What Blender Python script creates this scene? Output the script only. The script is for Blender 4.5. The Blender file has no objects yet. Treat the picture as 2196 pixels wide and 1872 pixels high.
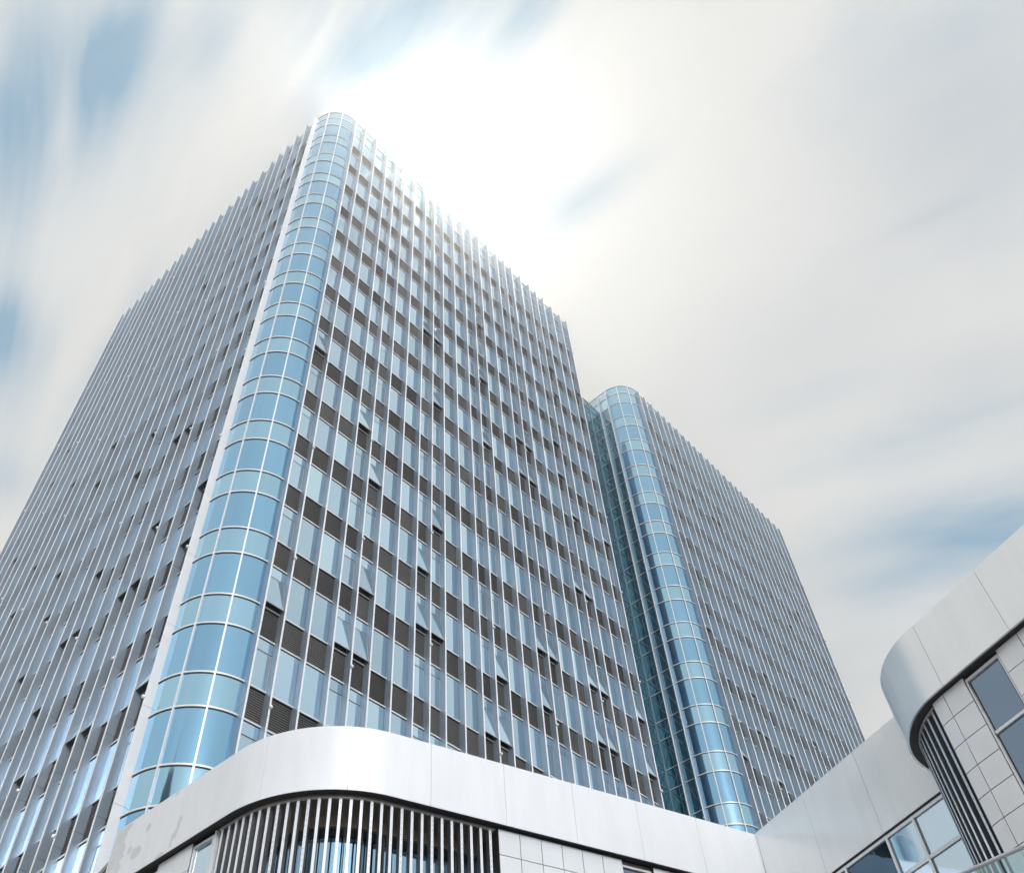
import bpy, math, random
from mathutils import Matrix, Vector
random.seed(7)
R_ = math.radians
SC = bpy.context.scene
COL = SC.collection

# ------------------------------------------------------------------ camera
cam_d = bpy.data.cameras.new('camera')
cam_d.sensor_fit = 'HORIZONTAL'; cam_d.sensor_width = 36.0
cam_d.lens = 36.0 * 2016.713 / 2196.0
cam_d.clip_start = 0.2; cam_d.clip_end = 8000
cam = bpy.data.objects.new('camera', cam_d); COL.objects.link(cam)
CR = (0.6658962975812979, -0.7436080132622287, -0.06024320276778514)
CDN = (0.559093289045656, 0.5508650562317424, -0.6196469833436693)
CF = (0.4939603374883756, 0.3789390616378843, 0.7825652513071161)
cam.matrix_world = Matrix(((CR[0], -CDN[0], -CF[0], 0), (CR[1], -CDN[1], -CF[1], 0), (CR[2], -CDN[2], -CF[2], 0), (0, 0, 0, 1)))
SC.camera = cam

# ------------------------------------------------------------------ sun + sky + exposure
SUN_AZ, SUN_EL = 207.0, 17.0          # azimuth from +Y towards +X: low, veiled sun behind the photographer
sd = Vector((math.sin(R_(SUN_AZ)) * math.cos(R_(SUN_EL)), math.cos(R_(SUN_AZ)) * math.cos(R_(SUN_EL)), math.sin(R_(SUN_EL))))
sun_d = bpy.data.lights.new('sun', 'SUN'); sun_d.energy = 2.0; sun_d.angle = R_(14); sun_d.color = (1.0, 0.995, 0.985)
sun = bpy.data.objects.new('sun', sun_d); COL.objects.link(sun)
sun.rotation_mode = 'QUATERNION'; sun.rotation_quaternion = sd.to_track_quat('Z', 'Y')
sun.location = (0, 0, 200)

SC.view_settings.view_transform = 'Standard'; SC.view_settings.look = 'None'
SC.view_settings.exposure = 0.36; SC.view_settings.gamma = 1.0
SC.view_settings.use_curve_mapping = False


class NT:
    """tiny helper to write node maths"""
    def __init__(s, tree): s.t = tree; s.n = tree.nodes; s.l = tree.links
    def new(s, typ, **kw):
        n = s.n.new(typ)
        for k, v in kw.items(): setattr(n, k, v)
        return n
    def put(s, sock, v):
        if hasattr(v, 'links') or hasattr(v, 'is_output'): s.l.new(v, sock)
        else: sock.default_value = v
    def m(s, op, a, b=None, c=None, clamp=False):
        n = s.new('ShaderNodeMath', operation=op, use_clamp=clamp)
        s.put(n.inputs[0], a)
        if b is not None: s.put(n.inputs[1], b)
        if c is not None: s.put(n.inputs[2], c)
        return n.outputs[0]
    def dot(s, a, b):
        n = s.new('ShaderNodeVectorMath', operation='DOT_PRODUCT'); s.put(n.inputs[0], a); s.put(n.inputs[1], b); return n.outputs['Value']
    def mix(s, f, a, b):
        n = s.new('ShaderNodeMix', data_type='RGBA'); s.put(n.inputs[0], f); s.put(n.inputs[6], a); s.put(n.inputs[7], b); return n.outputs[2]
    def noise(s, vec, scale, detail=3.0, rough=0.5, dim='3D'):
        n = s.new('ShaderNodeTexNoise', noise_dimensions=dim); s.put(n.inputs['Vector'], vec)
        n.inputs['Scale'].default_value = scale; n.inputs['Detail'].default_value = detail; n.inputs['Roughness'].default_value = rough
        return n.outputs['Fac']
    def comb(s, x, y, z):
        n = s.new('ShaderNodeCombineXYZ'); s.put(n.inputs[0], x); s.put(n.inputs[1], y); s.put(n.inputs[2], z); return n.outputs[0]
    def ramp(s, f, lo, hi):
        n = s.new('ShaderNodeMapRange', interpolation_type='SMOOTHSTEP'); s.put(n.inputs[0], f); n.inputs[1].default_value = lo; n.inputs[2].default_value = hi; return n.outputs[0]


def azel(az, el):
    return Vector((math.sin(R_(az)) * math.cos(R_(el)), math.cos(R_(az)) * math.cos(R_(el)), math.sin(R_(el))))


GLOW = azel(44.4, 67.6)               # glare beside the roof, added to the sky as a bright spot
WIND = Vector((0.2076, 0.8132, 0.5436)).normalized()      # the cloud streaks run out from here
# (azimuth, elevation, half length along the wind, half width, weight) of the openings and of the thicker cloud, in degrees
BLUE = [(-3.1, 59.2, 5.4, 2.1, .68), (-2.7, 65.4, 4.1, 1.9, .56), (-1.5, 68.6, 3.1, .9, .3), (5.4, 50.7, 2.4, 1.7, .7), (11.3, 43.8, 1.5, 1.3, .35),
        (63.5, 63.9, 4.2, 1.2, .55), (57, 66.5, 3.5, 2.2, .4), (46, 75.5, 6.0, 5.0, .62), (26.6, 73.8, 4.2, 3.0, .5), (87.3, 43.7, 6.8, 1.4, .42), (86, 38.4, 6.6, 2.1, 1.0),
        (77.4, 37.9, 4.0, 1.3, .4), (80.1, 48.8, 3.4, .9, .15),
        (-3.5, 63.9, 6.2, 5.2, .36), (66.7, 75.5, 3.1, 1.1, .5), (8.2, 48.4, 5.5, 1.9, .3), (6.1, 70.5, 3, 1.6, .3)]
GREY = [(104.4, 56, 8.5, 6.8, .55), (83, 51.7, 8.3, 4.3, .28), (71.5, 33.2, 4, 2.2, .2), (92.6, 45.1, 5.1, 2.1, .3), (96.9, 53.6, 2.5, .5, .2)]

world = bpy.data.worlds.new('World'); SC.world = world; world.use_nodes = True
w = NT(world.node_tree); w.n.clear()
D = w.new('ShaderNodeTexCoord').outputs['Generated']
sky = w.new('ShaderNodeTexSky', sky_type='NISHITA'); sky.sun_disc = False
sky.sun_elevation = R_(SUN_EL); sky.sun_rotation = R_(SUN_AZ); sky.altitude = 0; sky.air_density = 1.0; sky.dust_density = 1.5; sky.ozone_density = 1.5
e1 = WIND.cross(Vector((0, 0, 1))).normalized(); e2 = WIND.cross(e1)
dx, dy, dz = w.dot(D, e1), w.dot(D, e2), w.dot(D, WIND)
rad = w.m('SQRT', w.m('ADD', w.m('MULTIPLY', dx, dx), w.m('ADD', w.m('MULTIPLY', dy, dy), 1e-6)))
ang = w.m('ARCTAN2', rad, dz)
ux, uy = w.m('DIVIDE', dx, rad), w.m('DIVIDE', dy, rad)
warp = w.noise(D, 2.2, 2.0)
wv = w.m('MULTIPLY', w.m('SUBTRACT', warp, .5), .9)
P1 = w.comb(w.m('ADD', w.m('MULTIPLY', ux, 2.3), wv), w.m('MULTIPLY', uy, 2.3), w.m('MULTIPLY', ang, 1.5))
n1 = w.noise(P1, 1.5, 4.0, .5)
pole = w.ramp(w.m('MINIMUM', ang, w.m('SUBTRACT', math.pi, ang)), R_(5), R_(22))          # the streaks dissolve where they would all meet
P2 = w.comb(w.m('ADD', w.m('MULTIPLY', ux, 9.0), w.m('MULTIPLY', wv, 2.4)), w.m('MULTIPLY', uy, 9.0), w.m('MULTIPLY', ang, 2.8))
n2 = w.m('MULTIPLY_ADD', w.m('SUBTRACT', w.noise(P2, 1.6, 3.0, .5), .5), pole, .5)
n1 = w.m('MULTIPLY_ADD', w.m('SUBTRACT', n1, .5), pole, .5)


def blob(b):
    az, el, L, W, wt = b
    c = azel(az, el); t = (c - WIND * c.dot(WIND)).normalized(); t = (t - c * t.dot(c)).normalized(); x = c.cross(t)
    a = w.m('MULTIPLY', w.dot(D, t), 1 / math.sin(R_(L))); b_ = w.m('MULTIPLY', w.dot(D, x), 1 / math.sin(R_(W)))
    r2 = w.m('ADD', w.m('MULTIPLY', a, a), w.m('MULTIPLY', b_, b_))
    g = w.m('MULTIPLY', w.m('EXPONENT', w.m('MULTIPLY', r2, -1.0)), wt)
    return w.m('MULTIPLY', g, w.m('GREATER_THAN', w.dot(D, c), 0.0))


def total(bl):
    s = None
    for b in bl:
        g = blob(b); s = g if s is None else w.m('ADD', s, g)
    return s


streak = w.m('MULTIPLY_ADD', w.m('SUBTRACT', n2, .5), 2.0, 1.0)
gap = w.m('ADD', w.m('MULTIPLY', total(BLUE), streak), w.m('MULTIPLY', w.ramp(n1, .5, .8), .42))
gap = w.m('ADD', gap, w.m('MULTIPLY', w.m('SUBTRACT', n2, .5), .16), clamp=True)
thick = w.m('ADD', total(GREY), w.m('MULTIPLY', w.ramp(w.noise(P1, .9, 2.0), .45, .75), .22), clamp=True)
cloud = w.mix(thick, (.65, .648, .628, 1), (.40, .43, .47, 1))
SKY_STRENGTH = 0.10
blue = w.new('ShaderNodeVectorMath', operation='SCALE'); w.l.new(sky.outputs[0], blue.inputs[0]); blue.inputs['Scale'].default_value = SKY_STRENGTH
blue2 = w.mix(.75, blue.outputs[0], (.265, .43, .56, 1))
col = w.mix(gap, cloud, blue2)
ga = w.m('ARCCOSINE', w.m('MINIMUM', w.dot(D, GLOW), 1.0))


def halo(sig, amp):
    x = w.m('DIVIDE', ga, R_(sig)); return w.m('MULTIPLY', w.m('EXPONENT', w.m('MULTIPLY', w.m('MULTIPLY', x, x), -1)), amp)


h = w.m('ADD', w.m('ADD', halo(1.0, 620.0), halo(3.0, .15)), halo(8, .02))
hc = w.new('ShaderNodeVectorMath', operation='SCALE'); hc.inputs[0].default_value = (1.0, .955, .82); w.l.new(h, hc.inputs['Scale'])
addc = w.new('ShaderNodeVectorMath', operation='ADD'); w.l.new(col, addc.inputs[0]); w.l.new(hc.outputs[0], addc.inputs[1])
bg = w.new('ShaderNodeBackground'); w.l.new(addc.outputs[0], bg.inputs[0]); bg.inputs[1].default_value = 1.0
wo = w.new('ShaderNodeOutputWorld'); w.l.new(bg.outputs[0], wo.inputs[0])
world.cycles.sampling_method = 'MANUAL'; world.cycles.sample_map_resolution = 2048

cy = SC.cycles
cy.use_denoising = True
cy.max_bounces = 6; cy.diffuse_bounces = 3; cy.glossy_bounces = 5; cy.transmission_bounces = 4; cy.volume_bounces = 0; cy.transparent_max_bounces = 6
cy.sample_clamp_indirect = 6.0; cy.caustics_reflective = False; cy.caustics_refractive = False


# ------------------------------------------------------------------ materials
def mat(name, base, rough=.5, metal=0.0, spec=.5, fn=None):
    m = bpy.data.materials.new(name); m.use_nodes = True
    t = NT(m.node_tree); p = t.n['Principled BSDF']
    p.inputs['Base Color'].default_value = (*base, 1); p.inputs['Roughness'].default_value = rough
    p.inputs['Metallic'].default_value = metal; p.inputs['Specular IOR Level'].default_value = spec
    if fn: fn(t, p)
    return m


def wob(amount, scale, stretch=(1, 1, 1), colvar=0.0, base=None, rvar=0.0, rough=.3, detail=3.0):
    """waviness of sheet metal and glass, and faint variation of colour"""
    def f(t, p):
        tc = t.new('ShaderNodeTexCoord').outputs['Object']
        mp = t.new('ShaderNodeMapping'); t.l.new(tc, mp.inputs[0]); mp.inputs['Scale'].default_value = stretch
        n = t.noise(mp.outputs[0], scale, detail, .55)
        if amount:
            b = t.new('ShaderNodeBump'); b.inputs['Strength'].default_value = amount; b.inputs['Distance'].default_value = .05
            t.l.new(n, b.inputs['Height']); t.l.new(b.outputs[0], p.inputs['Normal'])
        if colvar:
            c = t.mix(t.ramp(n, .3, .7), tuple(x * (1 - colvar) for x in base) + (1,), tuple(min(1, x * (1 + colvar)) for x in base) + (1,))
            t.l.new(c, p.inputs['Base Color'])
        if rvar:
            t.l.new(t.m('MULTIPLY_ADD', n, rvar, rough - rvar * .5), p.inputs['Roughness'])
    return f


def glassy(base, amount, jitter):
    def f(t, p):
        oi = t.new('ShaderNodeObjectInfo').outputs['Random']
        k = t.m('MULTIPLY_ADD', oi, jitter, 1 - jitter * .5)
        sc = t.new('ShaderNodeVectorMath', operation='SCALE'); sc.inputs[0].default_value = base; t.l.new(k, sc.inputs['Scale'])
        t.l.new(sc.outputs[0], p.inputs['Base Color'])
        tc = t.new('ShaderNodeTexCoord').outputs['Object']
        n = t.noise(tc, .9, 2.0)
        b = t.new('ShaderNodeBump'); b.inputs['Strength'].default_value = amount; b.inputs['Distance'].default_value = .02
        t.l.new(n, b.inputs['Height']); t.l.new(b.outputs[0], p.inputs['Normal'])
    return f


def varied(base, jitter):
    def f(t, p):
        k = t.m('MULTIPLY_ADD', t.new('ShaderNodeObjectInfo').outputs['Random'], jitter, 1 - jitter * .5)
        sc = t.new('ShaderNodeVectorMath', operation='SCALE'); sc.inputs[0].default_value = base; t.l.new(k, sc.inputs['Scale'])
        t.l.new(sc.outputs[0], p.inputs['Base Color'])
    return f


FIN = mat('fin_aluminium_shaded', (.385, .465, .56), .30, .5, fn=wob(.04, 1.2, (1, 1, .25), .07, (.385, .465, .56)))  # fin sides: shade and mirrored sky put into a darker, bluer tone
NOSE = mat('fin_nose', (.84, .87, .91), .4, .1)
RAIL = mat('rail_aluminium', (.84, .87, .91), .35, .3)
GLASS = mat('vision_glass', (.56, .76, .91), .03, 1.0, fn=glassy((.56, .76, .91), .06, .30))
GLASS_C = mat('curved_vision_glass', (.30, .565, .80), .03, 1.0, fn=glassy((.30, .565, .80), .07, .12))
GLASS_S = mat('curved_spandrel_glass', (.40, .665, .845), .06, 1.0, fn=glassy((.40, .665, .845), .05, .08))
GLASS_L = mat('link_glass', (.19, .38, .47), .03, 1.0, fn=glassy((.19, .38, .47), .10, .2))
GLASS_P = mat('podium_glass', (.30, .50, .68), .02, 1.0, fn=glassy((.30, .50, .68), .08, .05))
GLASS_W = mat('pale_window_glass', (.62, .78, .90), .05, .9, fn=glassy((.62, .78, .90), .05, .04))
GLASS_D = mat('dark_window_glass', (.07, .12, .17), .03, .9, fn=glassy((.07, .12, .17), .25, .05))
GLASS_G = mat('slate_window_glass', (.22, .29, .38), .04, .95, fn=glassy((.22, .29, .38), .06, .05))
SLAT = mat('louver_slat', (.30, .30, .295), .45, .1, fn=varied((.30, .30, .295), .7))
DARK = mat('dark_cavity', (.018, .018, .02), .8)
GASKET = mat('gasket', (.03, .033, .04), .6)
GREYM = mat('sash_frame', (.55, .56, .56), .4, .4)
BRACE = mat('brace_steel', (.20, .30, .33), .4, .5)
ROOFM = mat('roof_membrane', (.35, .35, .34), .8)
BAND = mat('white_band_panel', (.86, .89, .935), .42, .1, fn=wob(.04, 1.6, (1.5, 1.5, .22), .025, (.86, .89, .935)))
BRUSH = mat('silver_panel', (.93, .955, .985), .32, .3, fn=wob(.14, 2.2, (1.4, 1.4, .16), .03, (.93, .955, .985), .12, .32, 3.0))
BRUSH_B = mat('polished_silver_panel', (.93, .95, .98), .24, .6, fn=wob(.16, 2.0, (1.4, 1.4, .16), .03, (.93, .95, .98), .10, .24, 3.0))
TILE = mat('white_tile', (.80, .84, .89), .35, .1, fn=wob(.0, .7, (1, 1, 1), .02, (.80, .84, .89)))
TILE_R = mat('silver_tile', (.88, .90, .94), .35, .25, fn=wob(.03, .9, (1, 1, 1), .03, (.88, .90, .94)))
BARM = mat('screen_bar_cap', (.84, .87, .91), .42, .1)
BARB = mat('screen_bar_shaded_side', (.15, .16, .175), .4, .3)  # bar sides behind the cap: shade and dark reflections put into the colour
BARD = mat('screen_bar_silver', (.62, .68, .76), .36, .6)
RIVET = mat('rivet', (.45, .46, .47), .4, .7)
SOFF = mat('soffit_board', (.30, .255, .215), .7)
CHAN = mat('dark_channel', (.035, .033, .034), .6)  # near-black: shade of the gap under the bands put into the colour
PEEL = mat('bare_primer', (.70, .72, .74), .6, fn=wob(0, 3.0, (1, 1, 1), .04, (.70, .72, .74)))
PLAZA = mat('plaza_paving', (.45, .45, .45), .8, fn=wob(0, .3, (1, 1, 1), .12, (.45, .45, .45)))
STEEL = mat('stainless_tube', (.52, .52, .56), .6, .8)
CONC = mat('concrete', (.42, .42, .41), .7, fn=wob(0, 1.0, (1, 1, 1), .08, (.42, .42, .41)))


def clear_glass():
    m = bpy.data.materials.new('balustrade_glass'); m.use_nodes = True; t = NT(m.node_tree); t.n.clear()
    tr = t.new('ShaderNodeBsdfTransparent'); tr.inputs[0].default_value = (.74, .88, .89, 1)
    gl = t.new('ShaderNodeBsdfGlossy'); gl.inputs['Color'].default_value = (.85, .95, .97, 1); gl.inputs['Roughness'].default_value = .03
    mx = t.new('ShaderNodeMixShader'); mx.inputs[0].default_value = .18
    t.l.new(tr.outputs[0], mx.inputs[1]); t.l.new(gl.outputs[0], mx.inputs[2])
    o = t.new('ShaderNodeOutputMaterial'); t.l.new(mx.outputs[0], o.inputs[0]); return m


CLEAR = clear_glass()


# ------------------------------------------------------------------ mesh helpers
class MB:
    def __init__(s): s.v = []; s.f = []; s.mi = []; s.mats = []
    def _m(s, m):
        if m not in s.mats: s.mats.append(m)
        return s.mats.index(m)
    def face(s, pts, m):
        b = len(s.v); s.v += [tuple(p) for p in pts]; s.f.append(tuple(range(b, b + len(pts)))); s.mi.append(s._m(m))
    def hexa(s, c, m):
        b = len(s.v); s.v += [tuple(p) for p in c]; k = s._m(m)
        for q in ((0, 3, 2, 1), (4, 5, 6, 7), (0, 1, 5, 4), (1, 2, 6, 5), (2, 3, 7, 6), (3, 0, 4, 7)):
            s.f.append(tuple(b + i for i in q)); s.mi.append(k)
    def box(s, x0, x1, y0, y1, z0, z1, m):
        s.hexa([(x0, y0, z0), (x1, y0, z0), (x1, y1, z0), (x0, y1, z0), (x0, y0, z1), (x1, y0, z1), (x1, y1, z1), (x0, y1, z1)], m)
    def prism(s, poly, z0, z1, m):
        n = len(poly); b = len(s.v); k = s._m(m)
        s.v += [(x, y, z0) for x, y in poly] + [(x, y, z1) for x, y in poly]
        s.f.append(tuple(b + i for i in reversed(range(n)))); s.mi.append(k)
        s.f.append(tuple(b + n + i for i in range(n))); s.mi.append(k)
        for i in range(n):
            j = (i + 1) % n; s.f.append((b + i, b + j, b + n + j, b + n + i)); s.mi.append(k)
    def strip(s, outer, inner, z0, z1, m):
        """wall following two polylines of the same count"""
        n = len(outer); b = len(s.v); k = s._m(m)
        for (o, i) in zip(outer, inner): s.v += [(o[0], o[1], z0), (o[0], o[1], z1), (i[0], i[1], z1), (i[0], i[1], z0)]
        for a in range(n - 1):
            p, q = b + 4 * a, b + 4 * a + 4
            for c in range(4):
                d = (c + 1) % 4; s.f.append((p + c, p + d, q + d, q + c)); s.mi.append(k)
        s.f.append((b, b + 3, b + 2, b + 1)); e = b + 4 * (n - 1); s.f.append((e, e + 1, e + 2, e + 3)); s.mi += [k, k]
    def add(s, other, M):
        b = len(s.v); s.v += [tuple(M @ Vector(p)) for p in other.v]
        ks = [s._m(m) for m in other.mats]
        s.f += [tuple(i + b for i in f) for f in other.f]; s.mi += [ks[i] for i in other.mi]
    def mesh(s, name, smooth=False):
        me = bpy.data.meshes.new(name); me.from_pydata(s.v, [], s.f)
        for m in s.mats: me.materials.append(m)
        me.polygons.foreach_set('material_index', s.mi)
        if smooth: me.polygons.foreach_set('use_smooth', [True] * len(s.f))
        me.update(); return me


def obj(name, me, parent=None, loc=(0, 0, 0), rot=(0, 0, 0), **props):
    o = bpy.data.objects.new(name, me); COL.objects.link(o)
    if parent: o.parent = parent
    o.location = loc; o.rotation_euler = rot
    for k, v in props.items(): o[k] = v
    return o


def thing(name, label, category, loc=(0, 0, 0), group=None):
    o = bpy.data.objects.new(name, None); COL.objects.link(o); o.location = loc
    o['label'] = label; o['category'] = category
    if group: o['group'] = group
    return o


def px(P):
    v = (P[0] * CR[0] + P[1] * CR[1] + P[2] * CR[2], P[0] * CDN[0] + P[1] * CDN[1] + P[2] * CDN[2], P[0] * CF[0] + P[1] * CF[1] + P[2] * CF[2])
    if v[2] < .1: return None
    return (2016.7 * v[0] / v[2] + 1098, 2016.7 * v[1] / v[2] + 936)


class Pieces:
    """repeated parts of one thing: the 300 that show largest become parts, the rest is joined into one part"""
    def __init__(s, root): s.root = root; s.d = {}
    def add(s, name, mb, loc, rot, hw, h, extra=None):
        base = Vector(s.root.location)
        M = Matrix.Translation(loc) @ Matrix.Rotation(rot[2], 4, 'Z') @ Matrix.Rotation(rot[0], 4, 'X')
        qs = [px(base + M @ Vector(c)) for c in ((-hw, 0, 0), (hw, 0, 0), (hw, 0, h), (-hw, 0, h))]
        area = 0
        if all(qs):
            area = abs(sum(qs[i][0] * qs[(i + 1) % 4][1] - qs[(i + 1) % 4][0] * qs[i][1] for i in range(4))) / 2
            cx = sum(q[0] for q in qs) / 4; cyy = sum(q[1] for q in qs) / 4
            if not (-10 < cx < 2206 and -10 < cyy < 1882): area *= 1e-3
            elif base.z + loc[2] < 18.5 and loc[0] > -1: area *= 1e-2      # behind the podium
        s.d.setdefault(name, []).append((area, mb, loc, rot, M))
    def build(s):
        cache = {}
        for name, L in s.d.items():
            L.sort(key=lambda a: -a[0])
            for a in L[:300]:
                me = cache.get(id(a[1]))
                if me is None: me = cache[id(a[1])] = a[1].mesh(name)
                obj(name, me, s.root, a[2], a[3])
            if len(L) > 300:
                J = MB()
                for a in L[300:]: J.add(a[1], a[4])
                obj(name, J.mesh(name + '_far'), s.root, kind='stuff')


# ------------------------------------------------------------------ ground and haze
g = MB(); N = 96
g.face([(1500 * math.cos(2 * math.pi * i / N), 1500 * math.sin(2 * math.pi * i / N), -1.6) for i in range(N)], PLAZA)
obj('ground', g.mesh('ground'), kind='structure')

# ------------------------------------------------------------------ towers
RC, HV, FH, FD = 2.3216, 2.4375, 4.0, .388     # corner radius, vision height, storey, fin depth
WN, WW = 1.0997, 1.3554
HS = FH - HV
PAT = 'NWWNNWWNNWWNNWWNNWWNNWWN'
XS = [0.0]
for c in PAT: XS.append(XS[-1] + (WN if c == 'N' else WW))
ZBOT = -83.5
PITCH = 13


def pane(wd, h, m, t=.03):
    b = MB(); b.box(-wd / 2, wd / 2, 0, t, 0, h, m); return b


def louver(wd, h):
    b = MB(); p = (h - .08) / PITCH
    for i in range(PITCH):
        z = .05 + i * p
        b.hexa([(-wd / 2, -.005, z), (wd / 2, -.005, z), (wd / 2, .06, z + .03), (-wd / 2, .06, z + .03),
                (-wd / 2, -.005, z + .02), (wd / 2, -.005, z + .02), (wd / 2, .06, z + .042), (-wd / 2, .06, z + .042)], SLAT)
    b.box(-wd / 2, wd / 2, .1, .115, .02, h - .02, DARK)
    return b


def sash(wd, h):
    b = MB(); f = .035           # hangs from its hinge at z = 0
    b.box(-wd / 2 + f, wd / 2 - f, 0, .02, -h + f, -f, GLASS)
    b.box(-wd / 2, wd / 2, -.004, .035, -h, -h + f, GREYM); b.box(-wd / 2, wd / 2, -.004, .035, -f, 0, GREYM)
    b.box(-wd / 2, -wd / 2 + f, -.002, .033, -h + f, -f, GREYM); b.box(wd / 2 - f, wd / 2, -.002, .033, -h + f, -f, GREYM)
    return b


def fin_mesh(ztop, FIN=FIN):
    b = MB(); hw = .045; c = .018; z = ZBOT
    prof = [(-hw, .05), (-hw, -FD + .03), (hw, -FD + .03), (hw, .05)]
    nose = [(-hw, -FD + .03), (-hw, -FD + c), (-hw + c, -FD), (hw - c, -FD), (hw, -FD + c), (hw, -FD + .03)]
    joints = [ZBOT] + [-4 * n - 3.62 for n in range(19, -1, -1)] + [.45, ztop]
    for a, e in zip(joints[:-1], joints[1:]): 
        z0, z1 = a + (.008 if a > ZBOT else 0), e - (.008 if e < ztop else 0)
        b.prism(prof[::-1], z0, z1, FIN); b.prism(nose[::-1], z0, z1, NOSE)
    return b.mesh('fin')


def ball():
    b = MB(); n, mrings = 8, 5
    for i in range(mrings):
        t0, t1 = math.pi * i / mrings, math.pi * (i + 1) / mrings
        for j in range(n):
            p0, p1 = 2 * math.pi * j / n, 2 * math.pi * (j + 1) / n
            q = [(.085 * math.sin(t) * math.cos(p), .085 * math.sin(t) * math.sin(p), .085 * math.cos(t)) for t, p in ((t0, p0), (t1, p0), (t1, p1), (t0, p1))]
            if i == 0: q = [q[0], q[1], q[2]]
            elif i == mrings - 1: q = [q[0], q[1], q[3]]
            b.face(q, RAIL)
    return b.mesh('knob', True)


KNOB = ball()
LW, LN = louver(WW - .10, HS - .09), louver(WN - .10, HS - .09)
PW = pane(WW - .115, HV - .10, GLASS)
TH = .56
PN = pane(WN - .115, TH, GLASS)
SH = HV - .10 - TH - .045
SN = sash(WN - .115, SH)
PPW, PPN = pane(WW - .115, 1.30 - .07, GLASS), pane(WN - .115, 1.30 - .07, GLASS)
PQW, PQN = pane(WW - .115, 1.695 - .09, GLASS), pane(WN - .115, 1.695 - .09, GLASS)


def arc_pane(a0, a1, h, m, segs=8, t=.02):
    b = MB(); o = []; i_ = []
    for k in range(segs + 1):
        a = R_(a0 + (a1 - a0) * k / segs); o.append((RC * math.cos(a), RC * math.sin(a))); i_.append(((RC - t) * math.cos(a), (RC - t) * math.sin(a)))
    b.strip(o, i_, 0, h, m); return b


def smooth_by_angle(me):
    me.polygons.foreach_set('use_smooth', [True] * len(me.polygons))
    try: me.set_sharp_from_angle(angle=R_(40))
    except Exception: pass
    return me


ZTOP_GLASS = 2.98


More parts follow.
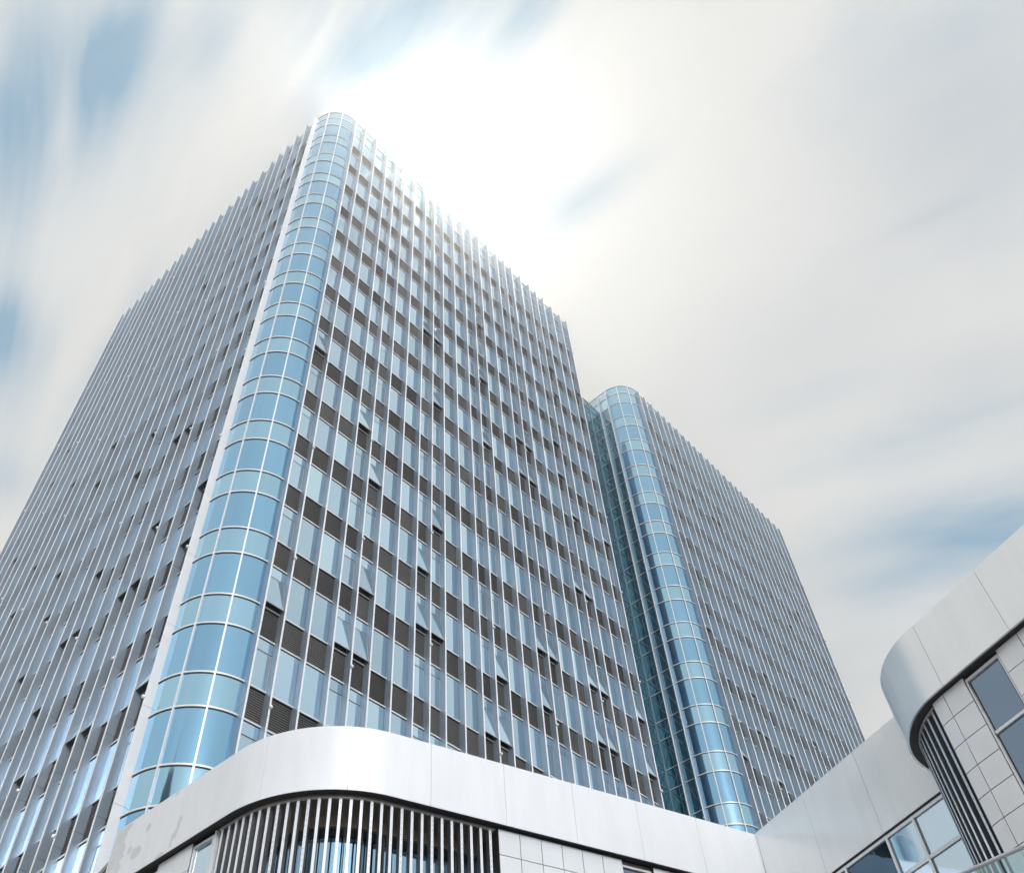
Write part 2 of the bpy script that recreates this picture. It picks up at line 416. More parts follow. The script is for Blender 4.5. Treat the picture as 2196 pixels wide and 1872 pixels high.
def tower(name, label, T, ztipR, ztipL, left_bays, open_R, open_L, knob_R, knob_L, nfl=20):
    root = thing(name, label, 'office tower', T, 'office towers with glass corners')
    pc = Pieces(root)
    face = [('R', 24, 0.0, open_R), ('L', left_bays, -math.pi / 2, open_L)]
    for side, nb, rz, op in face:
        def put(x, z, y=0.0):       # y: outward is negative
            return (x, -RC + y, z) if side == 'R' else (-RC + y, x, z)
        for b in range(nb):
            wide = PAT[b] == 'W'; xc = (XS[b] + XS[b + 1]) / 2
            hw = ((WW if wide else WN) - .115) / 2
            lv = left_bays < 24 and side == 'L'
            for n in range(nfl):
                zt = -FH * n; zb = zt - HV
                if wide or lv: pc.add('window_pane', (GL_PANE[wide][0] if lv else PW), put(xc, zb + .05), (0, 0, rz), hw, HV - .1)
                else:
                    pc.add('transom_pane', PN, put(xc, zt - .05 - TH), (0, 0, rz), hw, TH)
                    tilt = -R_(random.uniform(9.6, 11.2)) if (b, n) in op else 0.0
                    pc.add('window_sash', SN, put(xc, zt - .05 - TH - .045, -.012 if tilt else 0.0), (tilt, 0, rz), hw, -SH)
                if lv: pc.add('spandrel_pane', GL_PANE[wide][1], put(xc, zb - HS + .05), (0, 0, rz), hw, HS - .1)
                else: pc.add('louver_panel', LW if wide else LN, put(xc, zb - HS + .045), (0, 0, rz), hw, HS - .09)
            pc.add('parapet_pane', PQW if wide else PQN, put(xc, .045), (0, 0, rz), hw, 1.6)
            pc.add('parapet_pane', PPW if wide else PPN, put(xc, 1.695 + .035), (0, 0, rz), hw, 1.23)
        # rails at every storey line
        L = XS[nb]
        rb = MB(); rb.box(.04, L - .04, -.045, .05, -.034, .034, RAIL); rb.box(.04, L - .04, -.02, .05, -.062, -.034, GASKET); rme = rb.mesh('storey_rail')
        r2 = MB(); r2.box(-L + .04, -.04, -.045, .05, -.034, .034, RAIL); r2.box(-L + .04, -.04, -.02, .05, -.062, -.034, GASKET); rme2 = r2.mesh('storey_rail')
        for z in [ZTOP_GLASS, 1.695, 0.0] + [v for n in range(nfl) for v in (-FH * n - HV, -FH * n - FH)]:
            if side == 'R': obj('storey_rail', rme, root, (0, -RC, z))
            else: obj('storey_rail', rme2, root, (-RC, 0, z), (0, 0, rz))
        # fins
        fm = fin_mesh(ztipR if side == 'R' else ztipL)
        fm0 = fin_mesh(ztipR if side == 'R' else ztipL, NOSE if side == 'L' and nb == 24 else FIN)  # corner fin white all over: the sunlight on its face put into its colour
        for i in range(nb + (1 if nb == 24 else 0)):
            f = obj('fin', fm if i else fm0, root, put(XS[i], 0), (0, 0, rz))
            kn = (knob_R if side == 'R' else knob_L).get(i)
            if kn is not None:
                for n in range(kn, 19, 2): obj('knob', KNOB, f, (0, -FD - .045, -FH * n - 3.27))
    # glazed corner
    seg = []
    z = 0.0; levels = [(1.695, ZTOP_GLASS, 's'), (0.0, 1.695, 's')]
    for n in range(nfl): levels += [(-FH * n - HV, -FH * n, 'v'), (-FH * n - FH, -FH * n - HV, 's')]
    cache = {}
    for z0, z1, kd in levels:
        key = (round(z1 - z0, 3), kd)
        if key not in cache: cache[key] = smooth_by_angle(arc_pane(180.6, 209.4, z1 - z0 - .05, GLASS_C if kd == 'v' else GLASS_S).mesh('corner_pane'))
        for k in range(3): obj('corner_pane', cache[key], root, (0, 0, z0 + .025), (0, 0, R_(30 * k)))
    tb = MB(); o = []; i_ = []
    for k in range(25):
        a = R_(180.4 + 89.2 * k / 24); o.append(((RC + .05) * math.cos(a), (RC + .05) * math.sin(a))); i_.append(((RC - .03) * math.cos(a), (RC - .03) * math.sin(a)))
    tb.strip(o, i_, -.03, .042, RAIL)
    o2 = [(x * (RC + .02) / (RC + .05), y * (RC + .02) / (RC + .05)) for x, y in o]
    tb.strip(o2, i_, -.066, -.03, GASKET)
    tme = smooth_by_angle(tb.mesh('corner_rail'))
    for z in [ZTOP_GLASS, 1.695, 0.0] + [v for n in range(nfl) for v in (-FH * n - HV, -FH * n - FH)]: obj('corner_rail', tme, root, (0, 0, z))
    mb_ = MB(); js = [ZBOT] + [-4 * n - 3.85 for n in range(19, -1, -1)] + [ZTOP_GLASS + .02]
    for a, e in zip(js[:-1], js[1:]): mb_.box(RC - .04, RC + .075, -.035, .035, a + .006, e - .006, RAIL)
    mme = mb_.mesh('corner_mullion')
    for a in (210, 240): obj('corner_mullion', mme, root, (0, 0, 0), (0, 0, R_(a)))
    pc.build()
    # body behind the skin
    r = RC - .13
    foot = [(r * math.cos(R_(180 + 90 * k / 16)), r * math.sin(R_(180 + 90 * k / 16))) for k in range(17)] + [(29.40, -r), (29.40, 29.40), (-r, 29.40)]
    cb = MB(); cb.prism(foot, ZBOT, .25, GASKET); obj('core', cb.mesh('core'), root)
    r = RC - .5
    foot = [(r * math.cos(R_(180 + 90 * k / 16)), r * math.sin(R_(180 + 90 * k / 16))) for k in range(17)] + [(29.2, -r), (29.2, 29.2), (-r, 29.2)]
    rb = MB(); rb.prism(foot, .25, .5, ROOFM); obj('roof', rb.mesh('roof'), root)
    eb = MB()
    for n in range(21): eb.box(29.40, 29.46, -RC + .05, 29.3, max(ZBOT, -FH * n - FH + .02), -FH * n - .02 if n else 2.9, FIN)
    obj('end_wall', eb.mesh('end_wall'), root)
    return root


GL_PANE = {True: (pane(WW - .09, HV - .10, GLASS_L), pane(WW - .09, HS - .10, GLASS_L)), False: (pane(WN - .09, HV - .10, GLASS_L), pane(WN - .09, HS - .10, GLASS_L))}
TA = Vector((16.5687, 29.3310, 81.9083))
TB = TA + Vector((40.9388, -.5617, -1.4384))
OR_A = {(0, 8), (0, 13), (3, 9), (3, 13), (4, 10), (4, 12), (4, 13), (7, 5), (7, 11), (7, 12), (8, 5), (8, 7), (8, 10), (8, 12), (11, 13), (12, 3), (12, 5), (12, 7), (12, 12), (12, 13), (15, 6), (15, 7), (15, 11), (15, 12), (16, 6), (16, 7), (16, 11), (19, 5), (19, 6), (19, 9), (19, 11), (19, 12), (20, 2), (20, 3), (20, 7), (20, 9), (20, 11), (20, 12), (23, 2), (23, 3), (23, 7), (23, 11), (23, 12)}
OL_A = {(0, 11), (0, 12), (0, 14), (3, 11), (7, 9), (4, 12), (3, 12), (7, 11), (7, 12), (8, 12), (12, 10), (11, 11), (11, 12), (16, 9), (12, 7), (12, 8), (7, 8), (3, 9), (4, 9), (16, 10), (20, 8), (20, 5), (20, 6), (16, 7), (4, 14), (3, 14), (7, 14), (8, 13), (0, 0), (0, 1), (4, 1), (8, 3)}
OR_B = {(4, 8), (7, 7), (0, 10), (7, 9), (4, 10), (11, 7), (12, 8), (3, 9), (4, 9), (0, 0), (4, 0), (4, 2), (7, 2), (8, 2), (0, 7), (16, 4), (19, 3)}
tower('office_tower', 'taller front office tower whose round glass corner faces the camera, glare at its roof',
      TA, 3.02, 2.89, 24, OR_A, OL_A, {1: 0, 4: 1, 8: 0, 12: 1, 16: 0, 20: 1, 24: 0}, {0: 0, 3: 1, 7: 0, 11: 1, 15: 0, 19: 1, 23: 0})
towerB = tower('office_tower', 'farther and smaller looking office tower on the right, behind the dark glass recess',
      TB, 2.65, 2.65, 2, OR_B, set(), {1: 1, 4: 0, 8: 1, 12: 0, 16: 1, 20: 0, 24: 1}, {0: 1})


def brace(wd, h):
    b = MB(); L = math.hypot(wd, h); c, s = wd / L, h / L; q = .022
    for (x0, x1) in ((-wd / 2, wd / 2),):
        z0, z1 = h, 0
        nx, nz = s * q, c * q
        b.hexa([(x0 - nx, -.03, z0 - nz), (x0 + nx, -.03, z0 + nz), (x0 + nx, -.004, z0 + nz), (x0 - nx, -.004, z0 - nz),
                (x1 - nx, -.03, z1 - nz), (x1 + nx, -.03, z1 + nz), (x1 + nx, -.004, z1 + nz), (x1 - nx, -.004, z1 - nz)], BRACE)
    return b.mesh('brace')


BRV, BRS = brace(WW - .14, HV - .16), brace(WW - .14, HS - .16)
BRV2, BRS2 = brace(WN - .14, HV - .16), brace(WN - .14, HS - .16)
for n in range(15):
    for b, (v, s_) in ((1, (BRV, BRS)), (0, (BRV2, BRS2))):
        xc = (XS[b] + XS[b + 1]) / 2
        obj('brace', v, towerB, (-RC, xc, -FH * n - HV + .08), (0, 0, -math.pi / 2))
        obj('brace', s_, towerB, (-RC, xc, -FH * n - FH + .08), (0, 0, -math.pi / 2))

# ------------------------------------------------------------------ glass link between the towers
ly = TB.y + 2.455
LX0, LX1 = TA.x + 29.47, TB.x - RC - .01
link = thing('glass_link', 'narrow recessed wall of dark teal glass in the gap between the two office towers', 'glass link', (LX0, ly, TB.z))
lw = (LX1 - LX0) / 7
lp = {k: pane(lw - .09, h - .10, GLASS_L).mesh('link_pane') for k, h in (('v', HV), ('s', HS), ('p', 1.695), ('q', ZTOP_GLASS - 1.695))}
lbr = {k: brace(lw - .14, h - .16) for k, h in (('v', HV), ('s', HS))}
lr = MB(); lr.box(0, LX1 - LX0, -.04, .05, -.03, .03, BRACE); lrm = lr.mesh('link_rail')
lm = MB(); lm.box(-.03, .03, -.07, .04, ZBOT, ZTOP_GLASS, FIN); lmm = lm.mesh('link_mullion')
for i in range(7):
    xc = lw * (i + .5)
    obj('link_pane', lp['p'], link, (xc, 0, .05)); obj('link_pane', lp['q'], link, (xc, 0, 1.745))
    for n in range(16):
        obj('link_pane', lp['v'], link, (xc, 0, -FH * n - HV + .05)); obj('link_pane', lp['s'], link, (xc, 0, -FH * n - FH + .05))
        if i >= 5:
            obj('brace', lbr['v'], link, (xc, 0, -FH * n - HV + .08)); obj('brace', lbr['s'], link, (xc, 0, -FH * n - FH + .08))
for i in range(8): obj('link_mullion', lmm, link, (min(lw * i, LX1 - LX0 - .04), 0, 0))
for z in [ZTOP_GLASS, 1.695, 0.0] + [v for n in range(16) for v in (-FH * n - HV, -FH * n - FH)]: obj('link_rail', lrm, link, (0, 0, z))
lc = MB(); lc.box(0, LX1 - LX0 - .1, .06, 12, ZBOT, .3, GASKET); obj('core', lc.mesh('link_core'), link)


# ------------------------------------------------------------------ podium
class Path:
    """polyline in plan; the building lies to the right of the walking direction"""
    def __init__(s, pts):
        s.p = [Vector(p) for p in pts]; s.L = [0.0]
        for a, b in zip(s.p[:-1], s.p[1:]): s.L.append(s.L[-1] + (b - a).length)
        s.nn = []
        hs = [(b - a).normalized() for a, b in zip(s.p[:-1], s.p[1:])]
        for i in range(len(s.p)):
            h = (hs[max(0, i - 1)] + hs[min(len(hs) - 1, i)]).normalized(); s.nn.append(Vector((h.y, -h.x)))
    def at(s, d, off=0.0):
        i = 0
        while i < len(s.p) - 2 and d > s.L[i + 1]: i += 1
        t = (d - s.L[i]) / (s.L[i + 1] - s.L[i])
        return s.p[i].lerp(s.p[i + 1], t) + s.nn[i].lerp(s.nn[i + 1], min(1, max(0, t))).normalized() * off
    def heading(s, d):
        a = s.at(d - .01); b = s.at(d + .01); return math.atan2(b.y - a.y, b.x - a.x)
    def run(s, d0, d1):
        return [d0] + [L for L in s.L if d0 + .01 < L < d1 - .01] + [d1]
    def line(s, d0, d1, off): return [s.at(d, off) for d in s.run(d0, d1)]


def arc_from(p, head, r, turn, n):
    """points of a right-hand arc starting at p"""
    nrm = Vector((math.sin(R_(head)), -math.cos(R_(head)))); c = Vector(p) + nrm * r; out = []
    for k in range(1, n + 1):
        h = head - turn * k / n; nk = Vector((math.sin(R_(h)), -math.cos(R_(h)))); out.append(c - nk * r)
    return out


P0 = Vector((28.553, 13.304))
uF = Vector((math.cos(R_(162.3)), math.sin(R_(162.3))))
pt = P0 + uF * 13.363
fp = [P0, pt] + arc_from(pt, 162.3, 3.84, 72.0, 28)
hL = R_(90.3); fp.append(fp[-1] + Vector((math.cos(hL), math.sin(hL))) * 9)
FRONT = Path(fp)
S_END = 24.08
uW = Vector((math.cos(R_(-111.6)), math.sin(R_(-111.6))))
WING = Path([P0 + uW * 12, P0])                     # towards the inner corner; s = 12 - t
P1 = Vector((1.4072 * 16, .2737 * 16)); uR = Vector((math.cos(R_(-111.8)), math.sin(R_(-111.8))))
tp = P1 - uR * .22
RIGHT = Path([P1 + uR * 14, tp] + arc_from(tp, 68.2, 3.0, 77.0, 30))
ZTP, ZBB, ZWB = 16.0, 14.05, 13.36

pod = thing('podium', 'long low podium with a smooth white rounded band, in front of the towers', 'podium', (0, 0, 0))
wingT = thing('podium_wing', 'silver clad wing with pale blue windows running from the inner corner behind the rounded block', 'podium wing', (0, 0, 0))
block = thing('rounded_block', 'rounded silver block with white square tiles at the right edge', 'building', (0, 0, 0))


def wall(name, path, d0, d1, off0, off1, z0, z1, m, root, smooth=True, **kw):
    b = MB(); b.strip(path.line(d0, d1, off0), path.line(d0, d1, off1), z0, z1, m)
    me = b.mesh(name)
    if smooth: smooth_by_angle(me)
    return obj(name, me, root, **kw)


GAPJ = .005
# band panels of the podium front
js = [0.0] + [2.52 + 2.42 * k for k in range(9)] + [S_END]
js = [j for j in js if j < S_END - .8] + [S_END]
for a, b in zip(js[:-1], js[1:]): wall('band_panel', FRONT, a + (.06 if a == 0 else GAPJ), b - GAPJ, 0, .02, ZBB, ZTP, BAND, pod)
wall('parapet', FRONT, .1, S_END - .01, .024, .30, ZBB + .12, ZTP - .02, GREYM, pod)
wall('end_panel', FRONT, S_END + .004, S_END + .05, .0, 1.2, ZBB, ZTP, BAND, pod)
wall('dark_channel', FRONT, .1, S_END, .0601, .34, ZBB + .05, ZBB + .11, CHAN, pod)
wall('soffit', FRONT, 9.9, 19.0, .345, 1.6, ZBB - .02, ZBB + .1, SOFF, pod)
PEELS = [[(22.3, 15.49), (22.18, 15.48), (22.13, 15.35), (22.19, 15.22), (22.32, 15.27), (22.37, 15.39)],
         [(20.59, 15.04), (20.45, 14.97), (20.51, 14.77), (20.48, 14.68), (20.57, 14.39), (20.72, 14.34), (20.74, 14.13), (20.82, 14.17), (20.81, 14.41), (20.83, 14.54), (20.7, 14.59), (20.64, 14.83), (20.64, 14.97)],
         [(23.08, 15.1), (22.96, 15.08), (22.95, 14.99), (22.97, 14.85), (23.12, 14.9), (23.12, 15.04)],
         [(22.85, 14.93), (22.68, 14.89), (22.53, 14.92), (22.41, 14.85), (22.36, 14.7), (22.45, 14.56), (22.64, 14.54), (22.83, 14.62), (22.89, 14.74), (22.84, 14.8)],
         [(24.07, 15.98), (23.26, 15.95), (23.27, 15.81), (23.44, 15.7), (23.48, 15.55), (23.46, 15.34), (23.33, 15.26), (23.31, 15.11), (23.41, 15.07), (23.28, 14.9), (23.44, 14.83), (23.48, 14.78), (23.31, 14.64), (23.3, 14.53), (23.42, 14.44), (23.5, 14.1), (24.07, 14.1)],
         [(21.23, 14.2), (21.03, 14.12), (21.05, 14.06), (21.4, 14.06), (21.44, 14.1)],
         [(21.18, 15.95), (20.96, 15.98), (20.95, 15.89), (21.12, 15.88)]]
for P in PEELS:
    b = MB(); dense = []
    for (s0, z0), (s1, z1) in zip(P, P[1:] + P[:1]):
        dense.append((s0, z0)); dense.append(((s0 + s1) / 2 + random.uniform(-.03, .03), (z0 + z1) / 2 + random.uniform(-.03, .03)))
    q = [FRONT.at(s, -.004) for s, z in dense]
    b.face([(v.x, v.y, z) for v, (s, z) in zip(q, dense)], PEEL)
    obj('peeled_patch', b.mesh('peeled_patch'), pod)

# tiled walls and windows under the band of the front
def tile_wall(path, cols, rows, off, root, m, back=True):
    for (a, b) in cols:
        for (z1, z0) in rows:
            wall('wall_tile', path, a + .011, b - .011, off, off + .03, z0 + .011, z1 - .011, m, root)
    lo, hi = cols[0][0], cols[-1][1]
    wall('tile_backing', path, lo + .002, hi - .002, off + .034, off + .2, -1.6, rows[0][0] + .05, GASKET, root)
    wall('lower_wall', path, lo + .012, hi - .012, off + .002, off + .03, -1.6, rows[-1][1] - .012, m, root)


def cols_of(xs): return list(zip(xs[:-1], xs[1:]))
rowsF = [(14.03, 13.275)] + [(13.275 - .725 * k, 13.275 - .725 * (k + 1)) for k in range(5)]
tile_wall(FRONT, cols_of([.05, .93, 1.64, 2.36, 3.07, 3.79, 4.50]), rowsF, .22, pod, TILE)
tile_wall(FRONT, cols_of([5.66, 6.38, 7.10, 7.81, 8.52, 9.24, 9.95]), rowsF, .22, pod, TILE)
tile_wall(FRONT, cols_of([19.97, 20.77, 21.55]), rowsF, .22, pod, TILE)
tile_wall(FRONT, cols_of([22.45, 23.2, 23.95]), rowsF, .22, pod, TILE)


def window(path, d0, d1, z0, z1, off, root, m, cols=1, rails=(), fr=.06, frm=None):
    frm = frm or RAIL
    wf = MB()
    def bx(a, b, za, zb): wf.strip(path.line(a, b, off), path.line(a, b, off + .09), za, zb, frm)
    bx(d0, d1, z1 - fr, z1); bx(d0, d1, z0, z0 + fr)
    xs = [d0 + (d1 - d0) * k / cols for k in range(cols + 1)]
    zs = [z0] + list(rails) + [z1]
    for i, x in enumerate(xs): bx(max(d0, x - fr / 2) if i else d0, min(d1, x + fr / 2) if i < cols else d1, z0 + fr + .001, z1 - fr - .001)
    w_ = obj('window', wf.mesh('window'), root)
    for i in range(cols):
        a, b = xs[i] + (fr if i == 0 else fr / 2) + .002, xs[i + 1] - (fr if i == cols - 1 else fr / 2) - .002
        for k in range(len(zs) - 1):
            za, zb = zs[k] + (fr if k == 0 else fr / 2), zs[k + 1] - (fr if k == len(zs) - 2 else fr / 2)
            if k < len(zs) - 2:
                t = MB(); t.strip(path.line(a, b, off + .005), path.line(a, b, off + .085), zb + .001, zb + fr - .001, frm); obj('glazing_bar', t.mesh('glazing_bar'), w_)
            pb = MB(); pb.strip(path.line(a + .012, b - .012, off + .06), path.line(a + .012, b - .012, off + .075), za + .012, zb - .012, m); obj('pane', pb.mesh('pane'), w_)
    wall('window_backing', path, d0, d1, off + .1, off + .2, z0, z1, GASKET, root)
    return w_


window(FRONT, 4.53, 5.64, 9.0, 13.93, .30, pod, GLASS_G, 1, (11.5,), .07)
window(FRONT, 19.05, 19.95, 9.0, 13.93, .26, pod, GLASS_W, 1, (11.5,), .07)
window(FRONT, 21.57, 22.43, 9.0, 13.93, .30, pod, GLASS_G, 1, (11.5,), .07)
wall('window_head', FRONT, 4.51, 5.65, .36, .6, 13.94, 14.06, SOFF, pod)

# screen of upright bars round the podium corner
def bar_mesh(m, rivets, wdt=.078, dep=.20, z0=8.0, z1=13.97):
    b = MB(); b.box(-wdt / 2, wdt / 2, 0, .012, z0, z1, m); b.box(-wdt / 2 + .004, wdt / 2 - .004, .012, dep, z0, z1, BARB)
    if rivets:
        z = z1 - .12
        while z > 10.4:
            n = 6
            for sx in (-.0,):
                ring = [(sx + .013 * math.cos(2 * math.pi * k / n), -.007, z + .013 * math.sin(2 * math.pi * k / n)) for k in range(n)]
                base = [(x * 1.0, 0, zz) for x, _, zz in ring]
                b.face(ring[::-1], RIVET)
                for k in range(n): b.face([ring[k], ring[(k + 1) % n], base[(k + 1) % n], base[k]], RIVET)
            z -= .155
    return b


def screen(path, ds, root, m, riv0, offb=.30, glass_off=1.32, gm=GLASS_P, lo=None, hi=None):
    plain, riv = bar_mesh(m, False).mesh('screen_bar'), bar_mesh(m, True).mesh('screen_bar')
    for i, d in enumerate(ds):
        p = path.at(d, offb); hd = path.heading(d)
        # local -y must point outwards (left of the walking direction)
        obj('screen_bar', riv if i % 3 == riv0 else plain, root, (p.x, p.y, 0), (0, 0, hd + math.pi))
    lo = min(ds) - .12 if lo is None else lo; hi = max(ds) + .12 if hi is None else hi
    wall('top_rail', path, lo, hi, offb - .01, offb + .05, 13.975, 14.02, GREYM, root)


scr = [10.17 + .3062 * k for k in range(29)]
screen(FRONT, scr, pod, BARM, 0)
wall('jamb', FRONT, 9.905, 9.955, .225, 1.5, 8.0, 14.02, CHAN, pod)
wall('jamb', FRONT, 18.96, 19.02, .26, 1.5, 8.0, 14.02, TILE, pod)
wall('eaves_beam', FRONT, 9.96, 18.95, 1.28, 1.40, 13.72, ZBB - .02, SOFF, pod)
gx = [9.98 + (18.94 - 9.98) * k / 12 for k in range(13)]
for a, b in zip(gx[:-1], gx[1:]): wall('inner_pane', FRONT, a + .03, b - .03, 1.36, 1.38, 8.0, 13.70, GLASS_P, pod)
for a in gx: wall('inner_mullion', FRONT, a - .025, a + .025, 1.33, 1.40, 8.0, 13.71, CHAN, pod)
wall('inner_backing', FRONT, 9.97, 18.95, 1.42, 1.5, -1.6, 13.9, GASKET, pod)
wall('lower_wall', FRONT, 9.97, 18.95, .5, .6, -1.6, 7.9, TILE, pod)

# silver wing
tj = [0.06, 2.6, 5.15, 7.7, 10.2, 12.0]
for a, b in zip(tj[:-1], tj[1:]): wall('band_panel', WING, 12 - b + GAPJ, 12 - a - GAPJ, 0, .02, ZWB, ZTP, BRUSH, wingT, False)
wall('parapet', WING, 0, 11.9, .024, .3, ZWB + .12, ZTP - .02, GREYM, wingT)
wall('dark_channel', WING, 0, 11.9, .03, .3, ZWB - .035, ZWB + .11, CHAN, wingT)
b = MB(); c0 = P0
b.box(-.05, .05, -.05, .05, 5, ZTP - .01, BRUSH); obj('corner_post', b.mesh('corner_post'), wingT, (P0.x + .02, P0.y + .03, 0), (0, 0, R_(25)))
wall('wall_panel', WING, 12 - 2.2, 11.9, .04, .1, -1.6, ZWB - .04, BRUSH, wingT, False)
# wing glazing: uneven lights, one of them dark
wl = [2.22, 3.29, 5.12, 6.23, 8.06, 9.17, 11.0]
zr = [13.31, 12.12, 10.93, 9.74, 8.55]
for x in wl:
    wall('window_mullion', WING, 12 - x - .045, 12 - x + .045, .045, .16, 8.5, 13.31, RAIL, wingT, False)
for k, z in enumerate(zr):
    for a, b_ in zip(wl[:-1], wl[1:]):
        wall('window_rail', WING, 12 - b_ + .047, 12 - a - .047, .055, .15, z - .05 if k else z - .085, z + .05 if k else z, RAIL, wingT, False)
for k in range(4):
    for i, (a, b_) in enumerate(zip(wl[:-1], wl[1:])):
        dark = (i, k) in ((1, 0), (0, 0), (1, 1), (0, 1))
        wall('window_pane', WING, 12 - b_ + .058, 12 - a - .058, .11, .13, zr[k + 1] + .062, zr[k] - (.097 if k == 0 else .062), GLASS_D if dark else GLASS_W, wingT, False)
wall('window_backing', WING, .1, 12 - 2.2, .17, .3, -1.6, 13.31, GASKET, wingT)

# rounded block at the right
RE = RIGHT.L[-1]
rj = sorted([14 - (2.315 * k) for k in range(-3, 7)])
rj = [max(0, j) for j in rj if j > -.5 and j < RE - .4]; rj = [0.0] + [j for j in rj if j > .3] + [RE]
for a, b in zip(rj[:-1], rj[1:]): wall('band_panel', RIGHT, a + GAPJ, b - GAPJ, 0, .06, ZBB, ZTP, BRUSH_B, block)
wall('parapet', RIGHT, .02, RE - .02, .066, .3, ZBB + .12, ZTP - .02, GREYM, block)
wall('dark_channel', RIGHT, .02, RE - .02, .0601, .34, ZBB + .02, ZBB + .11, CHAN, block)
wall('soffit', RIGHT, 14.75, RE - .02, .345, 1.5, ZBB - .02, ZBB + .1, SOFF, block)
rowsR = [(14.03, 13.36)] + [(13.36 - .668 * k, 13.36 - .668 * (k + 1)) for k in range(8)]
T_ = lambda ts: [14 - t for t in ts][::-1]
tile_wall(RIGHT, cols_of(T_([-.74, -.27, .45])), rowsR, .22, block, TILE_R)
tile_wall(RIGHT, cols_of(T_([1.60, 2.30, 3.01, 3.72])), rowsR, .22, block, TILE_R)
window(RIGHT, 14 - 1.585, 14 - .465, 7.6, 13.95, .245, block, GLASS_G, 1, (9.3, 10.85, 12.40), .075)
window(RIGHT, 14 - 4.85, 14 - 3.735, 7.6, 13.95, .245, block, GLASS_G, 1, (9.3, 10.85, 12.40), .075)
tile_wall(RIGHT, cols_of(T_([4.86 + .705 * k for k in range(13)])), rowsR[:6], .22, block, TILE_R)
scr2 = [14 + .97 + .305 * k for k in range(9)]
screen(RIGHT, [d for d in scr2 if d < RE - .2], block, BARD, 0, lo=14.76, hi=RE - .05)
wall('jamb', RIGHT, 14.745, 14.79, .25, 1.4, 7.6, 14.02, GASKET, block)
gx = [14.8 + (RE - .1 - 14.8) * k / 3 for k in range(4)]
for a, b in zip(gx[:-1], gx[1:]): wall('inner_pane', RIGHT, a + .03, b - .03, .95, .97, 7.6, 13.70, GLASS_P, block)
wall('inner_backing', RIGHT, 14.8, RE - .05, 1.02, 1.1, -1.6, 13.9, GASKET, block)

# bodies and roofs
fb = FRONT.line(0.0, S_END - .1, 1.52)
body = [(v.x, v.y) for v in fb] + [(15.0, 31.0), (40, 40), (60, 40), (60, 12.0)]
b = MB(); b.prism(body[::-1], -1.6, 15.55, DARK); obj('podium_core', b.mesh('podium_core'), pod)
fb = FRONT.line(0.35, S_END - .06, .32)
roof = [(v.x, v.y) for v in fb] + [(14.3, 31.0), (40, 40), (60, 40), (60, 12.0)]
b = MB(); b.prism(roof[::-1], 15.56, 15.75, ROOFM); obj('podium_roof', b.mesh('podium_roof'), pod)
wb = WING.line(0, 11.6, .34)
b = MB(); b.prism([(wb[0].x, wb[0].y), (wb[1].x, wb[1].y), (58, 11.0), (58, -14)][::-1], -1.6, 15.5, DARK); obj('wing_core', b.mesh('wing_core'), wingT)
b = MB(); b.prism([(wb[0].x, wb[0].y), (wb[1].x, wb[1].y), (58, 11.0), (58, -14)][::-1], 15.52, 15.7, ROOFM); obj('wing_roof', b.mesh('wing_roof'), wingT)
rbp = RIGHT.line(.05, 14.5, .40) + RIGHT.line(14.9, RE - .25, 1.15)
poly = [(v.x, v.y) for v in rbp]
we = WING.line(0, 3, .1)
poly += [(P0 + uW * 6.9 + Vector((.2, 0))).to_tuple()[:2], (P0 + uW * 19 + Vector((.2, 0))).to_tuple()[:2]]
b = MB(); b.prism(poly[::-1], -1.6, 15.45, DARK); obj('block_core', b.mesh('block_core'), block)
b = MB(); rr = RIGHT.line(.05, RE - .05, .31); b.prism(([(v.x, v.y) for v in rr] + poly[-2:])[::-1], 15.47, 15.66, ROOFM); obj('block_roof', b.mesh('block_roof'), block)

# ------------------------------------------------------------------ terrace with its balustrade
ux = Vector((math.cos(R_(-93.46)), math.sin(R_(-93.46)))); A = Vector((2.28971, .58868)) * 6.0
def rp(t, off=0.0): q = A + ux * t; n = Vector((-ux.y, ux.x)); return q + n * off
bal = thing('balustrade', 'clear glass balustrade under a shiny steel handrail, bottom right corner', 'railing', (0, 0, 0))
def tube(a, b, r, m, n=14):
    mb = MB(); ax = (b - a).normalized(); e = ax.orthogonal().normalized(); f = ax.cross(e)
    ring = [(e * math.cos(2 * math.pi * k / n) + f * math.sin(2 * math.pi * k / n)) * r for k in range(n)]
    for k in range(n): mb.face([a + ring[k], a + ring[(k + 1) % n], b + ring[(k + 1) % n], b + ring[k]], m)
    mb.face([a + v for v in ring][::-1], m); mb.face([b + v for v in ring], m); return mb
def v3(v, z): return Vector((v.x, v.y, z))
obj('handrail', smooth_by_angle(tube(v3(rp(-5), 5.97), v3(rp(6), 5.97), .028, STEEL).mesh('handrail')), bal)
for k in range(8):
    a, b_ = -5 + 1.375 * k, -5 + 1.375 * (k + 1)
    mb = MB(); p, q, n_ = rp(a + .012), rp(b_ - .012), Vector((-ux.y, ux.x)) * .006
    mb.strip([p - n_, q - n_], [p + n_, q + n_], 4.9, 5.94, CLEAR); obj('glass_panel', mb.mesh('glass_panel'), bal)
mb = MB(); mb.strip([rp(-5, -.04), rp(6, -.04)], [rp(-5, .04), rp(6, .04)], 4.78, 4.95, STEEL); obj('base_shoe', mb.mesh('base_shoe'), bal)
mb = MB(); mb.strip([rp(-5.2, -.12), rp(6.2, -.12)], [rp(-5.2, 5.5), rp(6.2, 5.5)], 4.5, 4.78, CONC)
mb.strip([rp(-5.1, .3), rp(6.1, .3)], [rp(-5.1, .7), rp(6.1, .7)], -1.6, 4.5, CONC)
obj('terrace', mb.mesh('terrace'), kind='structure')

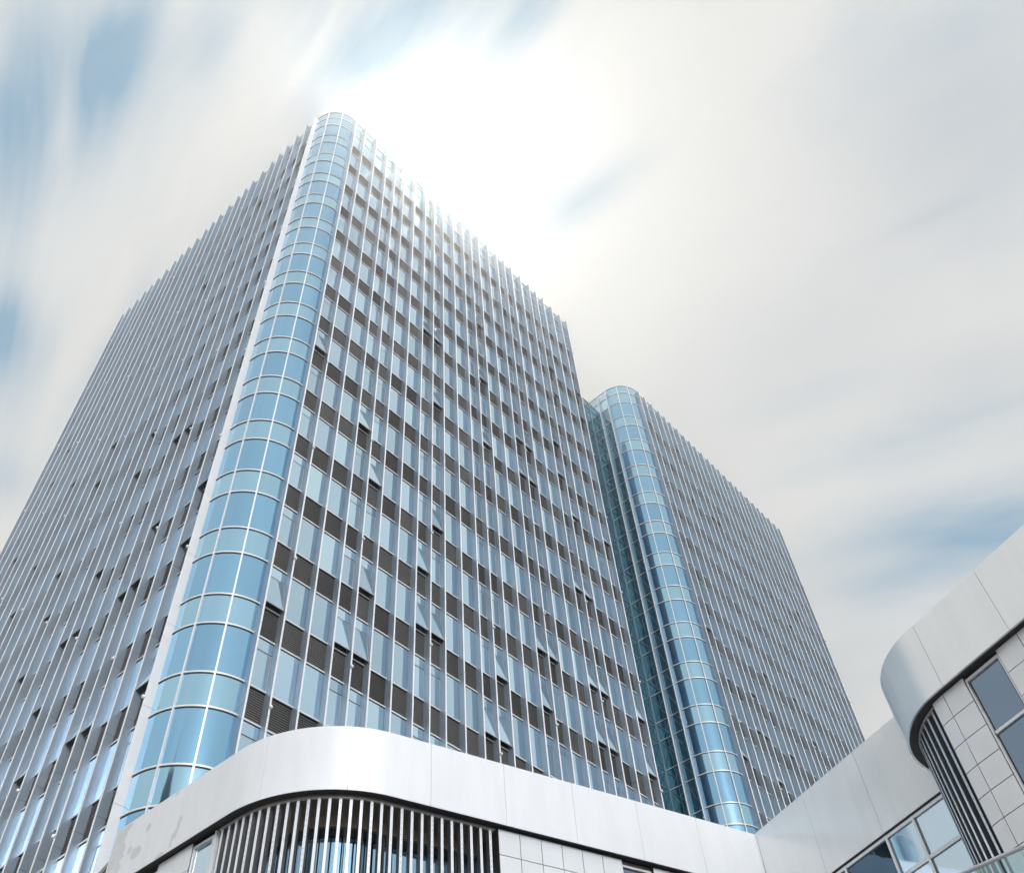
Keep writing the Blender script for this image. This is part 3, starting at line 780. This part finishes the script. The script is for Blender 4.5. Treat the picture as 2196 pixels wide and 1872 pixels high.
# ------------------------------------------------------------------ the skyscraper across the square, mirrored in the corner glass
SKYB = mat('dark_tower_glass', (.035, .06, .085), .25, .0)
SKYR = mat('dark_tower_rib', (.16, .18, .20), .5, .3)
sky_t = thing('skyscraper', 'dark skyscraper with two masts, mirrored low in the round corner glass of the front tower', 'skyscraper', (-77.0, -11.0, -1.6))
yaw = R_(23)
for k, (hw, z0, z1) in enumerate(((12.5, 0, 62), (11, 62, 73), (7.5, 73, 77.5))):
    b = MB(); b.box(-hw, hw, -hw, hw, z0 + .01, z1, SKYB); obj('shaft' if k < 2 else 'crown', b.mesh('shaft'), sky_t, rot=(0, 0, yaw))
    b = MB()
    for i in range(9):
        x = -hw + 2 * hw * i / 8
        for sgn in (-1, 1): b.box(x - .25, x + .25, sgn * hw - .3, sgn * hw + .3, z0 + .02, z1 - .02, SKYR); b.box(sgn * hw - .3, sgn * hw + .3, x - .24, x + .24, z0 + .03, z1 - .03, SKYR)
    obj('ribs', b.mesh('ribs'), sky_t, rot=(0, 0, yaw))
for x, y, h, r in ((-4.2, 1.0, 82.5, .55), (2.5, -1.0, 86.5, .75)):
    mb = tube(Vector((x, y, 77.4)), Vector((x, y, h - 3.5)), r, SKYR, 8); mb.add(tube(Vector((x, y, h - 3.5)), Vector((x, y, h)), r * .35, SKYR, 8), Matrix.Identity(4))
    obj('mast', mb.mesh('mast'), sky_t, rot=(0, 0, yaw))

# ------------------------------------------------------------------ haze: one closed box of thin air round everything
HAZE_DENSITY = 0.0020
m = bpy.data.materials.new('haze'); m.use_nodes = True; t = NT(m.node_tree); t.n.clear()
pv = t.new('ShaderNodeVolumePrincipled'); pv.inputs['Color'].default_value = (.96, .97, 1.0, 1); pv.inputs['Density'].default_value = HAZE_DENSITY; pv.inputs['Anisotropy'].default_value = .88
pv.inputs['Density Attribute'].default_value = ''; pv.inputs['Color Attribute'].default_value = ''; pv.inputs['Temperature Attribute'].default_value = ''
o = t.new('ShaderNodeOutputMaterial'); t.l.new(pv.outputs[0], o.inputs['Volume'])
hb = MB(); hb.box(-1520, 1520, -1520, 1520, -2.6, 88, m); obj('haze', hb.mesh('haze'), kind='stuff')
